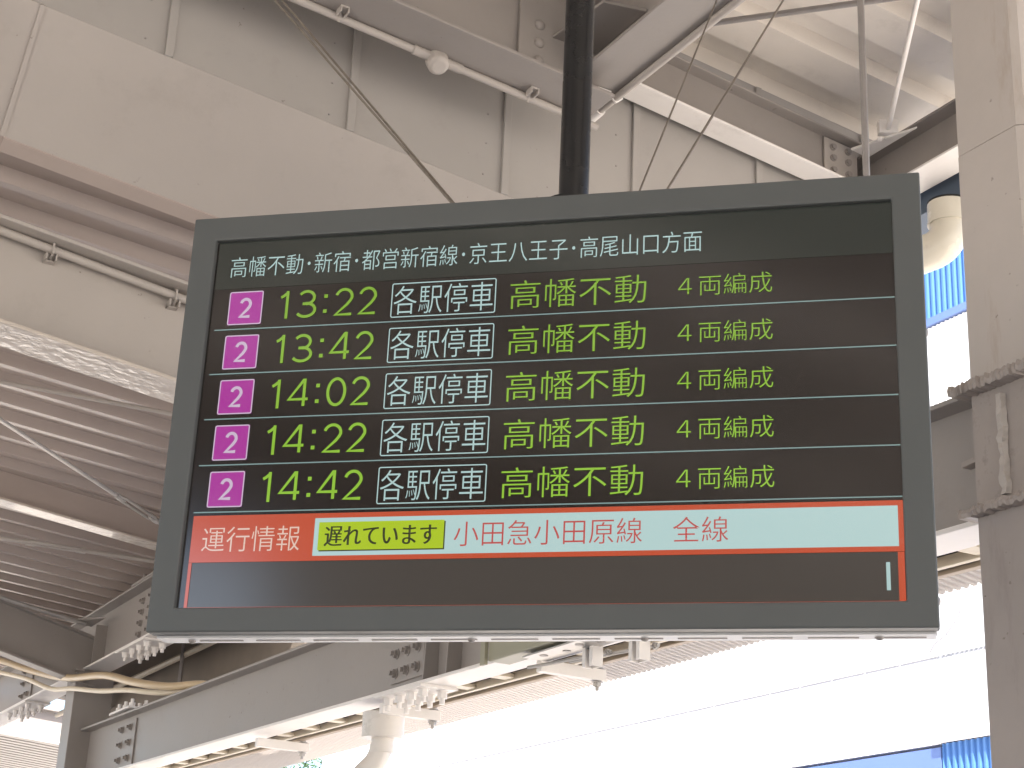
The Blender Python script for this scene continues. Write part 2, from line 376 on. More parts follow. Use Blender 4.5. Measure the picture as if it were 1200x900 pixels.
# upper roof deck (over the camera)
ud = thing('roof_deck', 'pale folded metal roof deck, the upper one above the board\'s right', 'roof', (0, 0, 4.9))
sub('ribbed_sheet', deck(-8, -.6, -11.73, 4.45, zup, .33, [(0, 0), (.52, 0), (.56, .055), (.96, .055)]), steel, ud, ud)  # unseen half of the deck, given a darker colour for the screen's reflection
for y in (-7.2, -4.6, -2.2, .1, 2.3): sub('purlin', G().bar((-8, y, zup(-8, 0) - .075), (-.6, y, zup(-.6, 0) - .075), (0, .05, 0), (0, 0, .07)), steel_white_lit, ud, ud)  # unseen pale bars added to put streaks into the screen's reflection
for x in (-5.2, -2.4): sub('purlin', G().bar((x, -11.7, zup(x, 0) - .27), (x, 4.4, zup(x, 0) - .27), (.09, 0, 0), (0, 0, .12)), steel_white_lit, ud, ud)  # more unseen bars added for the screen's reflection
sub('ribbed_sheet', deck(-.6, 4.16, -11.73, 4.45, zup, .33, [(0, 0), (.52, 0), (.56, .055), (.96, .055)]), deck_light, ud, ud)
sub('reflection_shield', G().abox(-8.06, -8.01, -11.7, 4.4, 4.85, 6.15), fascia_brown, ud, ud)  # unseen sheet added to keep high sky out of the screen's reflection
sub('reflection_shield', G().abox(-8.05, -8.02, -11.7, -1.6, 2.9, 4.84), fascia_brown, ud, ud)  # deeper added sheet, leaves sky glare only at the screen's lower left

# ------------------------------------------------------------------ beams
def zB1(y): return 2.69 + .0135 * (y - 2.82)
B1 = ibeam('long beige lower beam running left under the board from the rusty column', (2.755, 2.70, zB1(2.7)), (2.755, 10.44, zB1(10.44)), .325, .135, steel, BEAMS, mbot=steel_white_lit)
B2 = ibeam('beige upper roof beam meeting the left post, bolted splice beside board corner', (2.742, 6.3, 3.482), (2.742, 16, 3.482), .36, .165, steel, BEAMS, mbot=steel_white_lit)
B3 = ibeam('short sloping grey beam entering from the left edge onto the left post', (.2, 10.47, 4.00), (2.73, 10.47, 3.37), .31, .12, steel, BEAMS)
B6 = ibeam('pale cross beam left of the board with shiny thickly brushed lower flange', (-9, 5.08, 4.713), (2.65, 5.08, 3.30), .35, .20, steel_pale, BEAMS, mbot=steel_brush)
B7 = ibeam('slim roof purlin among the ribs left of the board with bright lower edge', (-9, 8.26, 5.09), (2.66, 8.26, 3.72), .17, .115, deck_paint, BEAMS, mbot=steel_brush)
B8 = ibeam('deep beige cross beam at top, left of the black pole', (-4.4, 4.09, 5.02), (2.46, 4.09, 4.337), .36, .17, steel, BEAMS)
B9 = ibeam('beige beam rising towards top right from behind the black pole', (2.44, 4.17, 4.405), (2.44, -6, 4.405), .36, .19, steel, BEAMS)
B5 = ibeam('small rafter sloping down right above the board under the upper roof', (2.46, 4.355, 4.655), (3.74, 4.355, 4.505), .185, .11, steel, BEAMS, tw=.007, tf=.009, mbot=steel_white_lit)
B4 = ibeam('small beam rising right from above the board\'s upper right corner to the column', (3.82, 4.45, 4.475), (3.82, -6, 4.475), .19, .14, steel, BEAMS, tw=.007, tf=.009, mbot=steel_white_lit)

SPL = 'splice_plate'
def web_splice(t, x, y0, y1, z0, z1, cols, rows, m=steel, s=-1):
    p = sub(SPL, G().abox(x - .005, x + .005, y0, y1, z0, z1), m, t, t, .002)
    for i in range(cols):
        for j in range(rows):
            y = y0 + (y1 - y0) * (i + .5) / cols; z = z0 + (z1 - z0) * (j + .5) / rows
            sub('bolt', G().bolt((x + s * .005, y, z), (s, 0, 0)), m, p, t)
def flange_splice(t, x, w, y0, y1, z, rows, cols, m=steel_white_lit, s=-1, slope=0):
    p = sub(SPL, G().bar((x, y0, z + s * .006), (x, y1, z + s * .006 + slope * (y1 - y0)), (w / 2, 0, 0), (0, 0, .006)), m, t, t, .002)
    for i in range(rows):
        for j in range(cols):
            yy = y0 + (y1 - y0) * (i + .5) / rows; xx = x - w / 2 + w * (j + .5) / cols
            sub('bolt', G().bolt((xx, yy, z + s * .012 + slope * (yy - y0)), (0, 0, s), .019, .024), m, p, t)
web_splice(B1, 2.745, 5.74, 6.03, zB1(5.9) + .05, zB1(5.9) + .28, 3, 3)
flange_splice(B1, 2.755, .16, 5.62, 6.03, zB1(5.62), 4, 2, slope=.0135)
web_splice(B1, 2.745, 9.45, 9.78, zB1(9.6) + .03, zB1(9.6) + .29, 2, 3)
flange_splice(B1, 2.755, .16, 9.42, 9.8, zB1(9.42) + .338, 3, 2, s=1)
for y in (5.63, 5.44, 5.05):
    sub('stiffener', G().prism([(2.75, y, zB1(y) + .014), (2.69, y, zB1(y) + .014), (2.70, y, zB1(y) + .30), (2.75, y, zB1(y) + .30)], (0, .008, 0)), steel, B1, B1)
web_splice(B2, 2.73, 9.28, 9.62, 3.525, 3.79, 2, 4)
flange_splice(B2, 2.742, .18, 9.2, 9.75, 3.482, 4, 2)
flange_splice(B2, 2.742, .17, 8.7, 9.6, 3.843, 4, 2, s=1, m=steel)
web_splice(B2, 2.73, 12.1, 12.4, 3.525, 3.79, 2, 3)
flange_splice(B2, 2.742, .18, 11.9, 12.6, 3.482, 4, 2)
# plates where the beams meet
gp = sub('gusset_plate', G().prism([(2.26, 4.07, 4.52), (2.43, 4.07, 4.52), (2.43, 3.78, 4.52), (2.29, 3.81, 4.52)], (0, 0, .010)), steel, B9, B9, .002)
g = G().add([], []); sp = sub(SPL, G().prism([(2.14, 4.08, 4.37), (2.33, 4.08, 4.355), (2.33, 4.08, 4.66), (2.14, 4.08, 4.675)], (0, -.012, 0)), steel, B8, B8, .002)
for z in (4.42, 4.485, 4.55): sub('rivet', G().dome((2.212, 4.068, z), (0, -1, 0), .018), steel, sp, B8, smooth=True)
sub('gusset_plate', G().prism([(3.67, 4.30, 4.645), (3.75, 4.30, 4.635), (3.75, 4.03, 4.635)], (0, 0, .009)), steel_white_lit, B4, B4, .002)
sp = sub(SPL, G().prism([(3.58, 4.349, 4.545), (3.735, 4.349, 4.53), (3.735, 4.349, 4.68), (3.58, 4.349, 4.695)], (0, -.008, 0)), steel_pale, B5, B5, .002)
for z in (4.575, 4.625, 4.67):
    for x in (3.62, 3.69): sub('bolt', G().bolt((x, 4.341, z - .01), (0, -1, 0), .011, .008, False), steel, sp, B5)
sub('gusset_plate', G().prism([(2.50, 10.4, 3.76), (2.66, 10.4, 3.74), (2.66, 10.08, 3.74), ], (0, 0, .010)), steel, B2, B2, .002)
sub('stiffener', G().abox(2.665, 2.737, 10.30, 10.31, 3.497, 3.74), steel, B2, B2)

# cross beams beyond the left post and roof over the far side
ibeam('narrow cross beam behind the left post in the far canopy', (-3, 14.6, 4.05), (3.9, 14.6, 3.55), .27, .10, steel, BEAMS, mbot=steel_white_lit)
ibeam('short roof rafter glimpsed under the board\'s lower left corner', (2.83, 9.0, 3.60), (3.28, 9.0, 3.56), .16, .10, steel, BEAMS, mbot=steel_white_lit)
ibeam('cross rafter in shade behind the upper roof beam right of the left post', (2.83, 12.0, 3.56), (3.28, 12.0, 3.51), .18, .12, steel, BEAMS)
g = G().add([], [])
lr = deck(2.0, 7.0, 14.95, 19.5, lambda x, y: 3.76 - .08 * (x - 3) + .02 * (y - 15), .18, [(0, 0), (.6, 0), (.68, .05), (.92, .05)])
single('roof_sheet', lr, steel, 'pale corrugated roof sheet low at the far left, beyond the left post', 'roof', (0, 18, 3.5))

# ------------------------------------------------------------------ columns
c2 = thing('steel_post', 'plain grey steel post at the lower left carrying both long beams', 'post', (2.74, 10.55, 0))
sub('shaft', G().abox(2.62, 2.86, 10.45, 10.65, 0, 3.478), steel, c2, c2, .004)
sub('cap_plate', G().abox(2.60, 2.66, 10.40, 10.66, 3.463, 3.476), steel, c2, c2)
sub('base_plate', G().abox(2.55, 2.93, 10.38, 10.72, 0, .02), steel, c2, c2)

c1 = thing('steel_column', 'big beige column at the right edge with rust stains and flaking collar', 'column', (2.8, 2.6, 0))
sub('shaft', G().prism([(2.64, 2.70, 0), (2.64, 2.51, 0), (2.655, 2.495, 0), (2.93, 2.495, 0), (2.93, 2.70, 0)], (0, 0, 2.69)), column_low, c1, c1)
sub('shaft', G().prism([(2.64, 2.70, 2.70), (2.64, 2.51, 2.70), (2.655, 2.495, 2.70), (2.93, 2.495, 2.70), (2.93, 2.70, 2.70)], (0, 0, .28)), steel_flaky, c1, c1)
sub('shaft', G().prism([(2.64, 2.70, 2.99), (2.64, 2.51, 2.99), (2.655, 2.495, 2.99), (2.93, 2.495, 2.99), (2.93, 2.70, 2.99)], (0, 0, .602)), column_paint, c1, c1)
sub('shaft', G().prism([(2.641, 2.70, 3.594), (2.641, 2.51, 3.594), (2.656, 2.495, 3.594), (2.93, 2.495, 3.594), (2.93, 2.70, 3.594)], (0, 0, 1.35)), column_paint, c1, c1)
def ragged_plate(z, h, x, seed):
    """collar plate sticking out of the column with a chipped, overpainted edge"""
    rr = random.Random(seed); g = G(); n = 46; top = []; bot = []
    pts = []
    for i in range(n + 1):
        t = i / n
        y = 2.735 - .26 * t
        pts.append((x + rr.uniform(-.003, .003) + (.009 if rr.random() < .08 else 0), y))
    vs = []
    for (px, py) in pts:
        j = rr.uniform(-.004, .004)
        vs += [(px, py, z + j), (px - .003, py, z + h * .5 + j), (px + rr.uniform(0, .004), py, z + h + j), (2.70, py, z + h), (2.70, py, z)]
    fs = []
    for i in range(n):
        a = i * 5; b = a + 5
        fs += [(a, b, b + 1, a + 1), (a + 1, b + 1, b + 2, a + 2), (a + 2, b + 2, b + 3, a + 3), (a + 3, b + 3, b + 4, a + 4), (a + 4, b + 4, b, a)]
    fs += [(4, 3, 2, 1, 0), tuple(n * 5 + k for k in range(5))]
    return g.add(vs, fs)
sub('collar_plate', ragged_plate(2.972, .026, 2.603, 1), steel_flaky, c1, c1)
sub('collar_plate', ragged_plate(2.684, .020, 2.612, 2), steel_flaky, c1, c1)
g = G(); rr = random.Random(5); n = 18; vs = []
for i in range(n + 1):
    z = 2.715 + .235 * i / n
    for y in (2.618, 2.612, 2.597, 2.592): vs.append((2.64 - (.014 if y in (2.612, 2.597) else 0) + rr.uniform(-.003, .003), y - .02 * (1 - i / n) * 0 + rr.uniform(-.003, .003), z))
g.add(vs, [(i * 4 + k, i * 4 + k + 1, i * 4 + 5 + k, i * 4 + 4 + k) for i in range(n) for k in range(3)])
g.add([], [])
sub('weld_strip', g, steel_pale, c1, c1)
sub('weld_strip', G().bar((2.745, 2.735, 2.865), (2.745, 2.83, 2.857), (.022, 0, 0), (0, 0, .007)), steel_flaky, B1, B1, .002)

# ------------------------------------------------------------------ conduits
def clip_bits(p, d):
    g = G(); p = Vector(p)
    g.abox(p.x - .014, p.x + .014, p.y - .05, p.y - .012, p.z + .004, p.z + .010)
    g.abox(p.x - .014, p.x - .010, p.y - .05, p.y - .012, p.z - .012, p.z + .004)
    g.abox(p.x + .010, p.x + .014, p.y - .05, p.y - .012, p.z - .012, p.z + .004)
    g.tube([p + Vector((0, -.016, .006)), p + Vector((0, 0, -.018)), p + Vector((0, .016, .006))], .004, 6)
    return g
def zc(x): return 5.02 - (5.02 - 4.337) * (x + 4.4) / 6.86
t = thing('conduit', 'pale pipe under the cross beam left of the black pole, with round box', 'pipe', (1.9, 4.17, 4.4), 'conduits clipped to the beams')
sub('pipe', G().tube([(-4.4, 4.175, zc(-4.4) - .013), (2.50, 4.175, zc(2.50) - .013)], .0125, 12), steel_pale, t, t, smooth=True)
for x in (1.572, 2.236, .9): sub('clip', clip_bits((x, 4.172, zc(x) - .010), 0), steel_pale, t, t)
x = 1.912; bz = zc(x) - .018
b = sub('junction_box', G().tube([(x, 4.185, bz + .022), (x, 4.18, bz + .004), (x, 4.165, bz - .022), (x, 4.16, bz - .03)], [.036, .037, .034, .024], 20), steel_pale, t, t, smooth=True, bevel=.004)
sub('hub', G().tube([(x - .085, 4.175, zc(x - .085) - .013), (x + .085, 4.175, zc(x + .085) - .013)], .016, 12), steel_pale, b, t, smooth=True)
t = thing('conduit', 'pale pipe along the beam rising right of the black pole', 'pipe', (2.53, 4.1, 4.4), 'conduits clipped to the beams')
sub('pipe', G().tube([(2.515, 4.24, 4.392), (2.515, -5.5, 4.392)], .0125, 12), steel_pale, t, t, smooth=True)
g = G(); p = Vector((2.50, 4.12, 4.395)); g.abox(2.44, 2.49, 4.075, 4.105, 4.388, 4.404); g.abox(2.455, 2.475, 4.082, 4.098, 4.380, 4.388); g.tube([(2.49, 4.09, 4.40), (2.515, 4.09, 4.377), (2.54, 4.09, 4.40)], .005, 6)
sub('clip', g, steel_white_lit, t, t)
sub('elbow', G().tube([(2.515, 4.18, 4.392), (2.515, 4.25, 4.39), (2.50, 4.29, 4.385)], .018, 12), steel_white_lit, t, t, smooth=True)
def z6(x): return 3.842 - .138 * (x - .833)
t = thing('conduit', 'pale pipe on the cross beam left of the board', 'pipe', (1, 5.03, 3.8), 'conduits clipped to the beams')
sub('pipe', G().tube([(-4.4, 5.04, z6(-4.4)), (2.5, 5.04, z6(2.5))], .014, 12), steel_pale, t, t, smooth=True)
for x in (1.005, 1.42):
    g = G(); z = z6(x)
    g.tube([(x, 5.06, z + .03), (x, 5.022, z + .014), (x, 5.022, z - .016), (x, 5.06, z - .03)], .004, 6)
    g.abox(x - .018, x - .013, 5.03, 5.07, z - .038, z - .016); g.abox(x + .013, x + .018, 5.03, 5.07, z - .038, z - .016); g.abox(x - .018, x + .018, 5.05, 5.075, z - .038, z - .033)
    sub('clip', g, steel_pale, t, t)

# ------------------------------------------------------------------ rods and wires
def rod(label, pts, r, m, name='tie_rod', cat='rod', group='tie rods bracing the roof'):
    return single(name, G().tube(pts, r, 8), m, label, cat, pts[0], group, smooth=True)
t = thing('tie_rod', 'white slanting rod bolted to a plate above the board\'s upper right corner', 'rod', (3.72, 4.16, 4.66), 'tie rods bracing the roof')
sub('rod', G().tube([(3.71, 4.14, 4.665), (3.27, 3.487, 4.70), (2.55, 2.41, 4.76)], .0095, 10), steel_white_lit, t, t, smooth=True)
g = G().prism([(3.69, 4.175, 4.649), (3.745, 4.135, 4.646), (3.73, 4.105, 4.646), (3.675, 4.145, 4.649)], (0, 0, .055)); sub('end_bracket', g, steel_white_lit, t, t, .003)
sub('bolt', G().dome((3.69, 4.16, 4.634), (0, 0, -1), .013), steel_white_lit, t, t, smooth=True)
single('hanger_rod', G().tube([(2.755, 3.166, 4.93), (2.755, 3.166, 3.015)], .0098, 8), rod_grey, 'upright grey rod hanging just right of the board top, left of the column', 'rod', (2.755, 3.166, 3.9), None, smooth=True)
rod('dark flat bar crossing the upper roof nearly level at the top right', [(2.60, 4.28, 4.75), (2.831, 4.031, 4.75), (3.219, 3.61, 4.75), (3.75, 3.03, 4.75)], .0105, rod_grey)
single('stay_wire', G().tube([(1.52, 2.467, 2.942), (2.424, 3.401, 4.35), (2.46, 3.44, 4.41)], .0024, 6), wire_m, 'thin knotted wire right of the black pole, the nearer one to it', 'wire', (1.52, 2.467, 2.942), 'stay wires of the departure board')
single('stay_wire', G().tube([(1.538, 2.45, 2.94), (2.818, 3.598, 4.6), (3.05, 3.806, 4.90)], .0032, 6), wire_m, 'straight brown wire right of the black pole, the farther one from it', 'wire', (1.538, 2.45, 2.94), 'stay wires of the departure board')
g = G(); a = Vector((1.356, 2.615, 2.955)); bvec = Vector((1.086, 3.3, 3.816)) - a
for o0, o1 in ((0, -.016), (.002, .026)):
    g.tube([a + Vector((o0, 0, 0)), a + bvec * 1.7 + Vector((o1, 0, 0))], .0027, 6)
single('stay_wire', g, wire_m, 'doubled wire slanting from the top left down behind the board', 'wire', a, 'stay wires of the departure board')

def turnbuckle_rod(label, A, B, f0, f1, r, m):
    A = Vector(A); B = Vector(B); d = (B - A); L = d.length; u = d.normalized()
    t = thing('tie_rod', label, 'rod', A, 'tie rods bracing the roof')
    p = A + d * f0; q = A + d * f1
    sub('rod', G().tube([A, p + u * .03], r, 8), m, t, t, smooth=True)
    sub('rod', G().tube([q - u * .03, B], r, 8), m, t, t, smooth=True)
    s = Vector((u.y, -u.x, 0)).normalized() * (r * 2.0); g = G()
    for k in (-1, 1):
        g.tube([p - u * .03 + s * k * .2, p + s * k, q + s * k, q + u * .03 + s * k * .2], r * .75, 8)
    g.tube([p - u * .05, p], r * 1.5, 8); g.tube([q, q + u * .05], r * 1.5, 8)
    sub('turnbuckle', g, m, t, t, smooth=True)
turnbuckle_rod('shiny rod with slim turnbuckle slanting down under the ribbed roof deck', (.75, 6.516, 3.90), (2.6, 8.28, 3.80), .70, .82, .010, galv)
turnbuckle_rod('rod with open turnbuckle, just above the left post\'s beams', (1.0, 9.22, 3.90), (2.66, 8.89, 3.84), .57, .70, .013, steel_pale)
rod('thin double rod crossing the top of the ribbed deck left of the board', [(.6, 6.63, 3.885), (1.178, 6.52, 3.86), (1.823, 6.397, 3.83), (2.4, 6.28, 3.80)], .010, steel_pale)
rod('dull rod running along the sloping beam into the left post joint', [(1.2, 10.31, 4.06), (2.10, 10.31, 3.815), (2.60, 10.31, 3.735)], .014, galv)
single('tie_rod', G().tube([(3.2, 13.2, 3.60), (3.2, 10.02, 3.60), (3.2, 8.5, 3.60)], [.02, .02, .02], 8), cream, 'cream rod in the shaded gap beyond the upper roof beam', 'rod', (3.3, 10.3, 3.66), 'tie rods bracing the roof', smooth=True)
single('hanger_rod', G().tube([(3.18, 10.13, 3.83), (3.18, 10.13, 3.1)], .014, 8), rod_grey, 'short upright rod in the shaded gap right of the left post', 'rod', (3.5, 11.13, 3.5), None, smooth=True)

# hoses at the left post
hp = [(2.45, 13.4, 4.02), (2.55, 12.426, 3.822), (2.555, 11.56, 3.632), (2.56, 10.802, 3.478), (2.565, 10.30, 3.395), (2.57, 9.6, 3.31), (2.58, 9.037, 3.195), (2.67, 8.7, 3.135), (2.80, 8.45, 3.125), (2.92, 8.3, 3.05), (2.95, 8.25, 2.85)]
def smooth_path(p, n=6):
    p = [Vector(q) for q in p]; o = []
    for i in range(len(p) - 1):
        a = p[max(i - 1, 0)]; b = p[i]; c = p[i + 1]; d = p[min(i + 2, len(p) - 1)]
        for k in range(n):
            t = k / n
            o.append(.5 * ((2 * b) + (c - a) * t + (2 * a - 5 * b + 4 * c - d) * t * t + (3 * b - a - 3 * c + d) * t ** 3))
    o.append(p[-1]); return o
single('hose', G().tube(smooth_path(hp), .022, 10), hose_m, 'thick cream hose passing in front of the left post', 'hose', hp[4], 'hoses by the left post', smooth=True)
hq = [(2.52, 12.426, 3.74), (2.54, 11.5, 3.56), (2.56, 10.8, 3.395), (2.57, 10.3, 3.33), (2.58, 9.7, 3.235), (2.60, 9.2, 3.175), (2.68, 8.9, 3.13), (2.82, 8.7, 3.12), (2.93, 8.6, 3.03), (2.95, 8.55, 2.85)]
single('hose', G().tube(smooth_path(hq), .015, 10), cream, 'thinner pale hose below the thick cream one at the left post', 'hose', hq[4], 'hoses by the left post', smooth=True)

# ------------------------------------------------------------------ eave, tray, drains beyond the lower beam
def eave():
    g = G(); p = .034; y = 2.0; top = []
    prof = []
    while y < 20:
        prof += [(y, 0), (y + p * .4, 0), (y + p * .5, .008), (y + p * .9, .008)]; y += p
    k = len(prof); vs = []
    for (x, z) in ((2.93, 2.935), (3.5, 2.835)):
        vs += [(x, a, z + h) for a, h in prof]
    for (x, z) in ((2.93, 2.938), (3.5, 2.838)):
        vs += [(x, a, z + h) for a, h in prof]
    fs = []
    for i in range(k - 1):
        fs += [(i, i + 1, k + i + 1, k + i), (2 * k + i, 3 * k + i, 3 * k + i + 1, 2 * k + i + 1), (k + i, k + i + 1, 3 * k + i + 1, 3 * k + i)]
    return g.add(vs, fs)
single('eave_sheet', eave(), eave_pale, 'pale corrugated eave sheet with a toothed edge below the board', 'roof', (3.2, 6, 2.9))

tr = thing('cable_tray', 'cream ladder shaped cable tray running along behind the lower beam', 'cable tray', (2.9, 6, 2.75))
def rail(x0, x1, d0, d1, m):
    a, b = zB1(2), zB1(20); h = (d1 - d0) / 2
    sub('rail', G().bar(((x0 + x1) / 2, 2, a + d0 + h), ((x0 + x1) / 2, 20, b + d0 + h), ((x1 - x0) / 2, 0, 0), (0, 0, h)), m, tr, tr, .002)
rail(2.950, 2.975, -.004, .060, tan)
rail(2.934, 2.942, .006, .050, slot_black)
rail(2.908, 2.928, .002, .030, cream)
sub('floor_sheet', G().bar((2.862, 2, zB1(2) + .055), (2.862, 20, zB1(20) + .055), (.044, 0, 0), (0, 0, .003)), tan, tr, tr)
yy = 2.02
while yy < 14:
    sub('rung', G().abox(2.8255, 2.906, yy, yy + .06, zB1(yy) + .008, zB1(yy) + .022), cream, tr, tr); yy += .30
def bracket(label, y):
    t = thing('bracket', label, 'bracket', (2.85, y, 2.7), 'brackets under the lower beam')
    z = zB1(y) - .012
    sub('arm', G().bar((2.74, y, z - .022), (3.0, y + .01, z - .022), (0, .017, 0), (0, 0, .02)), steel_white_lit, t, t, .002)
    g = G().tube([(2.975, y + .01, z + .05), (2.975, y + .01, z - .075)], .007, 8); g.bolt((2.975, y + .01, z - .045), (0, 0, -1), .015, .012, False); g.bolt((2.975, y + .01, z), (0, 0, 1), .015, .012, False)
    sub('bolt', g, galv, t, t)
bracket('pale bracket arm with hanging bolt below the lower beam, nearest the left post', 7.47)
bracket('pale bracket arm with hanging bolt beside the white drain hopper', 6.10)
bracket('pale bracket arm with hanging bolt beside the olive box', 4.85)

def hopper(label, x, y, dup_pipe=True):
    t = thing('drain_hopper', label, 'drain', (x, y, 2.6), 'drain hoppers under the lower beam')
    sub('cup', G().tube([(x, y, 2.70), (x, y, 2.60)], [.085, .083], 28), pvc_white, t, t, smooth=True, bevel=.003)
    sub('pipe', G().tube(smooth_path([(x + .005, y + .01, 2.61), (x + .005, y + .01, 2.57), (x - .01, y + .03, 2.51), (x - .05, y + .07, 2.45), (x - .06, y + .08, 2.40), (x - .06, y + .08, 1.8), (x - .06, y + .08, 0)], 5), .045, 18), pvc_white, t, t, smooth=True)
    for z, ox, oy in ((2.575, .005, .01), (2.42, -.058, .078)): sub('collar', G().tube([(x + ox, y + oy, z), (x + ox, y + oy, z - .03)], .050, 18), pvc_white, t, t, smooth=True)
hopper('white drain hopper and pipe under the bolted splice below the board', 2.80, 6.20)
hopper('white drain hopper far down the lower beam near the left post', 2.80, 9.35)

# olive box with its hangers
bx = thing('equipment_box', 'olive grey equipment box under the board, bolted to the lower beam', 'box', (2.6, 4.7, 2.75))
sub('body', G().prism([(2.60, 4.95, 2.693), (2.60, 4.48, 2.690), (2.60, 4.48, 2.95), (2.60, 4.95, 2.955)], (.086, 0, 0)), olive, bx, bx, .006)
sub('rim', G().abox(2.588, 2.602, 4.952, 4.985, 2.683, 2.95), olive, bx, bx, .002)
sub('name_plate', G().abox(2.594, 2.5995, 4.56, 4.61, 2.735, 2.757), case_white, bx, bx)
g = G().abox(2.615, 2.715, 4.27, 4.74, 2.676, 2.682)
sub('mounting_plate', g, galv, bx, bx, .001)
for (x, y) in ((2.65, 4.66), (2.67, 4.55), (2.65, 4.44), (2.68, 4.36)): sub('hole', G().tube([(x, y, 2.6755), (x, y, 2.674)], .014, 16), rod_grey, bx, bx)
def strut(label, x, y, zl, zt):
    t = thing('strut_hanger', label, 'hanger', (x, y, zt), 'channel hangers beside the olive box')
    g = G(); g.abox(x, x + .004, y - .03, y + .03, zl, zt); g.abox(x - .035, x, y - .03, y - .026, zl, zt); g.abox(x - .035, x, y + .026, y + .03, zl, zt)
    g.abox(x - .035, x - .030, y - .026, y - .012, zl, zt); g.abox(x - .035, x - .030, y + .012, y + .026, zl, zt)
    sub('channel', g, steel_white_lit, t, t)
    zr = zl + .045
    sub('threaded_rod', G().tube([(x + .02, y - .05, zr), (x - .02, y + .40, zr + .012)], .006, 8), galv, t, t)
    sub('nut', G().bolt((x + .018, y - .032, zr), (0, -1, 0), .009, .009, False), galv, t, t)
strut('pale channel hanger beside the olive box, longer of the two', 2.72, 4.45, 2.615, 3.0)
strut('pale channel hanger right of the olive box, shorter of the two', 2.75, 4.23, 2.605, 3.0)

# upper right: gutter and elbow pipe by the column
single('gutter', G().abox(3.94, 4.10, -4, 5.2, 4.425, 4.56), blue_grey, 'dark blue grey gutter high up between the board and the column', 'gutter', (4, 0, 4.4))
el = thing('drain_elbow', 'glossy cream pipe elbow between the board and the right column', 'drain pipe', (3.92, 4.02, 4.3))
ex, ey = 3.95, 4.105
arc = [Vector((ex, ey, 4.41)), Vector((ex, ey, 4.34))]
cdir = Vector((-.55, .83, 0))
for k in range(1, 9):
    th = PI / 2 * k / 8 * .9; R = .085
    arc.append(Vector((ex, ey, 4.325)) + cdir * R * (1 - math.cos(th)) - ZV * R * math.sin(th))
arc.append(arc[-1] + (arc[-1] - arc[-2]).normalized() * .25)
sub('pipe', G().tube(arc, .068, 24), pvc, el, el, smooth=True)
sub('socket', G().tube([(ex, ey, 4.418), (ex, ey, 4.338)], .074, 24), pvc, el, el, smooth=True, bevel=.003)
sub('socket_rim', G().tube([(ex, ey, 4.344), (ex, ey, 4.334)], .0765, 24), pvc, el, el, smooth=True)
sub('seal', G().tube([(ex, ey, 4.424), (ex, ey, 4.4182)], .0745, 24), rubber, el, el)

# ------------------------------------------------------------------ departure board
BC = Vector((1.341, 2.439, 2.604)); ANG = math.radians(-42.062)
bd = bpy.data.objects.new('departure_board', None); COL.objects.link(bd); bd.location = BC; bd.rotation_euler = (0, 0, ANG)
bd['label'] = 'large grey electronic departure board hanging on a black pole'; bd['category'] = 'departure board'
# local frame: x along the board, y away from the viewer, z up
def part(name, g, m, parent=bd, bevel=0, smooth=False):
    ob = g.emit(name, m, None, bevel, smooth); ob.parent = parent; return ob
W2, H2, D = .68, .4039, .082
SX0, SX1, SZ0, SZ1 = -.6311, .6305, -.3602, .3548
part('casing', G().abox(-W2 + .003, W2 - .003, .032, D, -H2 + .002, H2 - .002), case_white, bevel=.004)
def frame(x0, x1, z0, z1, X0, X1, Z0, Z1, y0, y1):
    g = G()
    o = [(x0, z0), (x1, z0), (x1, z1), (x0, z1)]; i = [(X0, Z0), (X1, Z0), (X1, Z1), (X0, Z1)]
    vs = [(x, y0, z) for x, z in o] + [(x, y0, z) for x, z in i] + [(x, y1, z) for x, z in o] + [(x, y1, z) for x, z in i]
    fs = []
    for k in range(4):
        j = (k + 1) % 4
        fs += [(k, j, 4 + j, 4 + k), (8 + k, 12 + k, 12 + j, 8 + j), (k, 8 + k, 8 + j, j), (4 + k, 4 + j, 12 + j, 12 + k)]
    return g.add(vs, fs)
part('bezel', frame(-W2, W2, -H2, H2, SX0, SX1, SZ0, SZ1, 0, .031), bezel_m, bevel=.003)
part('bottom_gasket', G().abox(-W2 + .002, W2 - .002, .0312, .034, -H2 + .001, -H2 + .012), slot_black)
us = part('underside_panel', G().abox(-W2 + .006, W2 - .006, .036, D - .004, -H2 - .003, -H2 + .002), case_white)
k = 0; x = -.60
while x < .62:
    part('vent_slot', G().abox(x, x + .082, .056, .061, -H2 - .0042, -H2 - .003), rod_grey, us); x += .107
for x in (-.615, -.10, .20, .585): part('screw', G().dome((x, .058, -H2 - .003), (0, 0, -1), .007), rod_grey, us, smooth=True)
for z in (-.35, .12): part('side_screw', G().dome((W2 - .002, .05, z), (1, 0, 0), .008), rod_grey, smooth=True)
PX, PY = .049, .072
part('pole', G().tube([(PX, PY, H2 - .01), (PX, PY, 2.44)], .0285, 32), black_paint, smooth=True)
part('pole_flange', G().tube([(PX, PY, H2), (PX, PY, H2 + .010)], .06, 32), black_paint, smooth=True)
g = G()
for (x, z) in ((.10, .33), (.13, .33), (-.12, .345)): g.abox(x - .03, x + .05, D, D + .035, z - .02, z + .02)
part('stay_lug', g, rod_grey)

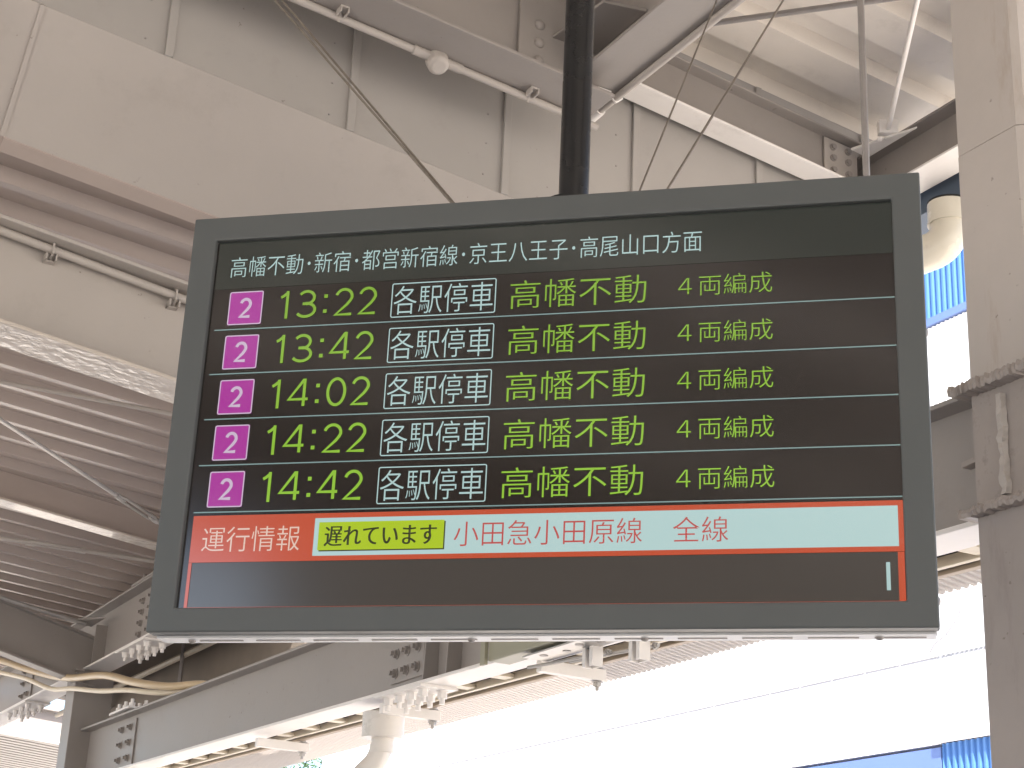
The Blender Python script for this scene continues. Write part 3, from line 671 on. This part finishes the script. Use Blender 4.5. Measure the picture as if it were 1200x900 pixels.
YS = .011                       # depth of the screen face behind the bezel front
scr = part('screen', G().abox(SX0 + .0, SX1 - .0, YS, YS + .018, SZ0, SZ1), s_row)
def panel(name, x0, x1, z0, z1, m, lvl, parent=scr):
    return part(name, G().abox(x0, x1, YS - .0004 * lvl - .0003, YS - .0004 * lvl + .0001, z0, z1), m, parent)
def outline(name, x0, x1, z0, z1, t, m, lvl, parent=scr, r=.004):
    n = 4
    def rr(x0, x1, z0, z1, r):
        o = []
        for cx, cz, a0 in ((x1 - r, z0 + r, -90), (x1 - r, z1 - r, 0), (x0 + r, z1 - r, 90), (x0 + r, z0 + r, 180)):
            for k in range(n + 1):
                a = math.radians(a0 + 90 * k / n); o.append((cx + r * math.cos(a), cz + r * math.sin(a)))
        return o
    a = rr(x0, x1, z0, z1, r); b = rr(x0 + t, x1 - t, z0 + t, z1 - t, max(r - t, .0005)); k = len(a)
    y0 = YS - .0004 * lvl - .0003; y1 = y0 + .0003
    vs = [(x, y0, z) for x, z in a] + [(x, y0, z) for x, z in b] + [(x, y1, z) for x, z in a] + [(x, y1, z) for x, z in b]
    fs = []
    for i in range(k):
        j = (i + 1) % k; fs += [(i, j, k + j, k + i), (2 * k + i, 3 * k + i, 3 * k + j, 2 * k + j), (i, 2 * k + i, 2 * k + j, j), (k + i, k + j, 3 * k + j, 3 * k + i)]
    return part(name, G().add(vs, fs), m, parent)
def text(name, s, x0, x1, z0, z1, m, lvl, parent=scr, weight=0.0):
    cu = bpy.data.curves.new('txt', 'FONT'); cu.body = s; cu.size = 1; cu.offset = weight; cu.resolution_u = 4; cu.fill_mode = 'FRONT'
    ob = bpy.data.objects.new('txt', cu); COL.objects.link(ob)
    dg = bpy.context.evaluated_depsgraph_get(); me = bpy.data.meshes.new_from_object(ob.evaluated_get(dg))
    bpy.data.objects.remove(ob); bpy.data.curves.remove(cu)
    xs = [v.co.x for v in me.vertices]; ys = [v.co.y for v in me.vertices]
    ax, bx_, ay, by = min(xs), max(xs), min(ys), max(ys)
    y = YS - .0004 * lvl - .0003
    for v in me.vertices:
        v.co = Vector((x0 + (v.co.x - ax) / (bx_ - ax) * (x1 - x0), y, z0 + (v.co.y - ay) / (by - ay) * (z1 - z0)))
    me.materials.clear(); me.materials.append(m); me.name = name
    o = bpy.data.objects.new(name, me); COL.objects.link(o); o.parent = parent
    return o
panel('header_panel', SX0 + .004, SX1 - .001, .256, SZ1 - .001, s_head, 1)
text('header_text', '高幡不動･新宿･都営新宿線･京王八王子･高尾山口方面', -.599, .2985, .2793, .3215, s_cyan, 2, weight=-.007)
panel('lower_panel', -.610, SX1 - .001, SZ0 + .001, -.277, s_low, 1)
def arc(cx, cz, rx, rz, a0, a1, n=14):
    return [(cx + rx * math.cos(math.radians(a0 + (a1 - a0) * k / n)), cz + rz * math.sin(math.radians(a0 + (a1 - a0) * k / n))) for k in range(n + 1)]
def glyph(ch):
    """centre lines of a digit in a unit cell"""
    if ch == '0': return [arc(.5, .5, .5, .5, 90, 450, 36)]
    if ch == '1': return [[(1, 0), (1, 1)], [(.02, .80), (.45, .86), (1, .985)]]
    if ch == '2': return [arc(.5, .70, .47, .30, 165, -8, 16) + [(.88, .55), (.70, .40), (.04, .0), (1, .0)]]
    if ch == '3': return [arc(.46, .745, .44, .255, 150, -90, 14), arc(.44, .255, .54, .265, 90, -150, 16), [(.24, .505), (.46, .505)]]
    if ch == '4': return [[(.78, 0), (.78, 1), (.72, 1), (0, .27), (1, .27)]]
def ribbon(bm, pts, w, y):
    P = [Vector((a, b)) for a, b in pts]; L = []; Rr = []; n = len(P)
    closed = (P[0] - P[-1]).length < 1e-6
    for i in range(n):
        a = P[i] - P[i - 1] if i else (P[-1] - P[-2] if closed else P[1] - P[0])
        b = P[i + 1] - P[i] if i < n - 1 else (P[1] - P[0] if closed else P[-1] - P[-2])
        a = a.normalized(); b = b.normalized(); t = (a + b)
        t = t.normalized() if t.length > 1e-4 else b
        nn = Vector((-t.y, t.x)); k = min(1.6, 1 / max(.3, nn.dot(Vector((-b.y, b.x)))))
        L.append(bm.verts.new((P[i].x + nn.x * w * k / 2, y, P[i].y + nn.y * w * k / 2)))
        Rr.append(bm.verts.new((P[i].x - nn.x * w * k / 2, y, P[i].y - nn.y * w * k / 2)))
    for i in range(n - 1): bm.faces.new((L[i], L[i + 1], Rr[i + 1], Rr[i]))
def digits(name, items, z0, z1, w, m, lvl, dots=None):
    bm = bmesh.new(); y = YS - .0004 * lvl - .0003
    for ch, xa, xb in items:
        h = w / 2
        for q, ln in enumerate(glyph(ch)):
            ribbon(bm, [(xa + h + a * (xb - xa - w), z0 + h + b * (z1 - z0 - w)) for a, b in ln] if ch != '1' or q else
                   [(xb - h, z0), (xb - h, z1)], w, y - .00005 * q)
    for (xc, zc_, h) in dots or []:
        bm.faces.new([bm.verts.new(p) for p in ((xc - h, y, zc_ - h), (xc + h, y, zc_ - h), (xc + h, y, zc_ + h), (xc - h, y, zc_ + h))])
    me = bpy.data.meshes.new(name); bm.to_mesh(me); bm.free(); me.materials.append(m)
    o = bpy.data.objects.new(name, me); COL.objects.link(o); o.parent = scr
def time_text(tm, z0, z1, s_green):
    x0, Wd = -.4940, .1925; cells = [(.0, .098), (.187, .392), None, (.566, .764), (.808, 1.0)]
    it = []
    for ch, c in zip(tm, cells):
        if c is None: continue
        a, b = c
        if ch == '4': a -= .008; b += .008
        it.append((ch, x0 + a * Wd, x0 + b * Wd))
    digits('time_text', it, z0, z1, .0057, s_green, 2, [(x0 + .478 * Wd, z0 + (z1 - z0) * f, .0036) for f in (.20, .74)])
times = ['13:22', '13:42', '14:02', '14:22', '14:42']
for k, tm in enumerate(times):
    dz = -.089 * k
    panel('divider_line', -.6183, .630, .1714 + dz, .1736 + dz, s_line, 2)
    panel('platform_tile', -.5940, -.5272, .1818 + dz, .2486 + dz, s_mag, 2)
    outline('tile_border', -.5945, -.5267, .1813 + dz, .2491 + dz, .0022, s_lilac, 3)
    digits('platform_digit', [('2', -.5735, -.5475)], .1945 + dz, .2360 + dz, .0060, s_lilac, 3)
    time_text(tm, .1893 + dz, .2455 + dz, s_greens[k])
    outline('service_frame', -.2740, -.0755, .1803 + dz, .2490 + dz, .0020, s_cyan, 2)
    text('service_text', '各駅停車', -.2690, -.0810, .1860 + dz, .2430 + dz, s_cyan, 2, weight=-.007)
    text('destination_text', '高幡不動', -.0490, .2000, .1855 + dz, .2410 + dz, s_greens[k], 2, weight=-.006)
    text('car_count_text', '４両編成', .2568, .4220, .1935 + dz, .2330 + dz, s_greens[k], 2, weight=-.007)
panel('alert_band', -.6170, .6300, -.2763, -.1900, s_red, 2)
panel('alert_edge', -.6170, -.6110, SZ0 + .001, -.277, s_red, 2)
panel('alert_edge', .6190, .6295, SZ0 + .001, -.277, s_red, 2)
panel('alert_edge', -.6105, .6185, SZ0 + .001, SZ0 + .0022, s_red, 2)
text('alert_heading', '運行情報', -.5955, -.4105, -.2575, -.2115, s_cream, 3, weight=-.006)
panel('alert_panel', -.3846, .6215, -.2676, -.1990, s_white, 3)
panel('status_shadow', -.3735, -.1445, -.2600, -.2090, s_dark, 4)
panel('status_tag', -.3760, -.1468, -.2578, -.2070, s_yel, 5)
st = [text('status_text', '遅れています', -.3640 + d, -.1600 + d, -.2510, -.2150, s_dark, 6 + abs(d) * 100) for d in (0, -.0008, .0008)]
bm = bmesh.new()
for o in st: bm.from_mesh(o.data)
bm.to_mesh(st[0].data); bm.free()
for o in st[1:]: bpy.data.objects.remove(o)
text('line_text', '小田急小田原線', -.1284, .2000, -.2550, -.2105, s_redtxt, 4, weight=-.007)
text('section_text', '全線', .2524, .3450, -.2550, -.2110, s_redtxt, 4, weight=-.007)
panel('cursor_bar', .5998, .6062, -.3405, -.2940, s_cyan, 2)
for o in list(SC.objects):
    if 'worldspace' in o.keys(): del o['worldspace']
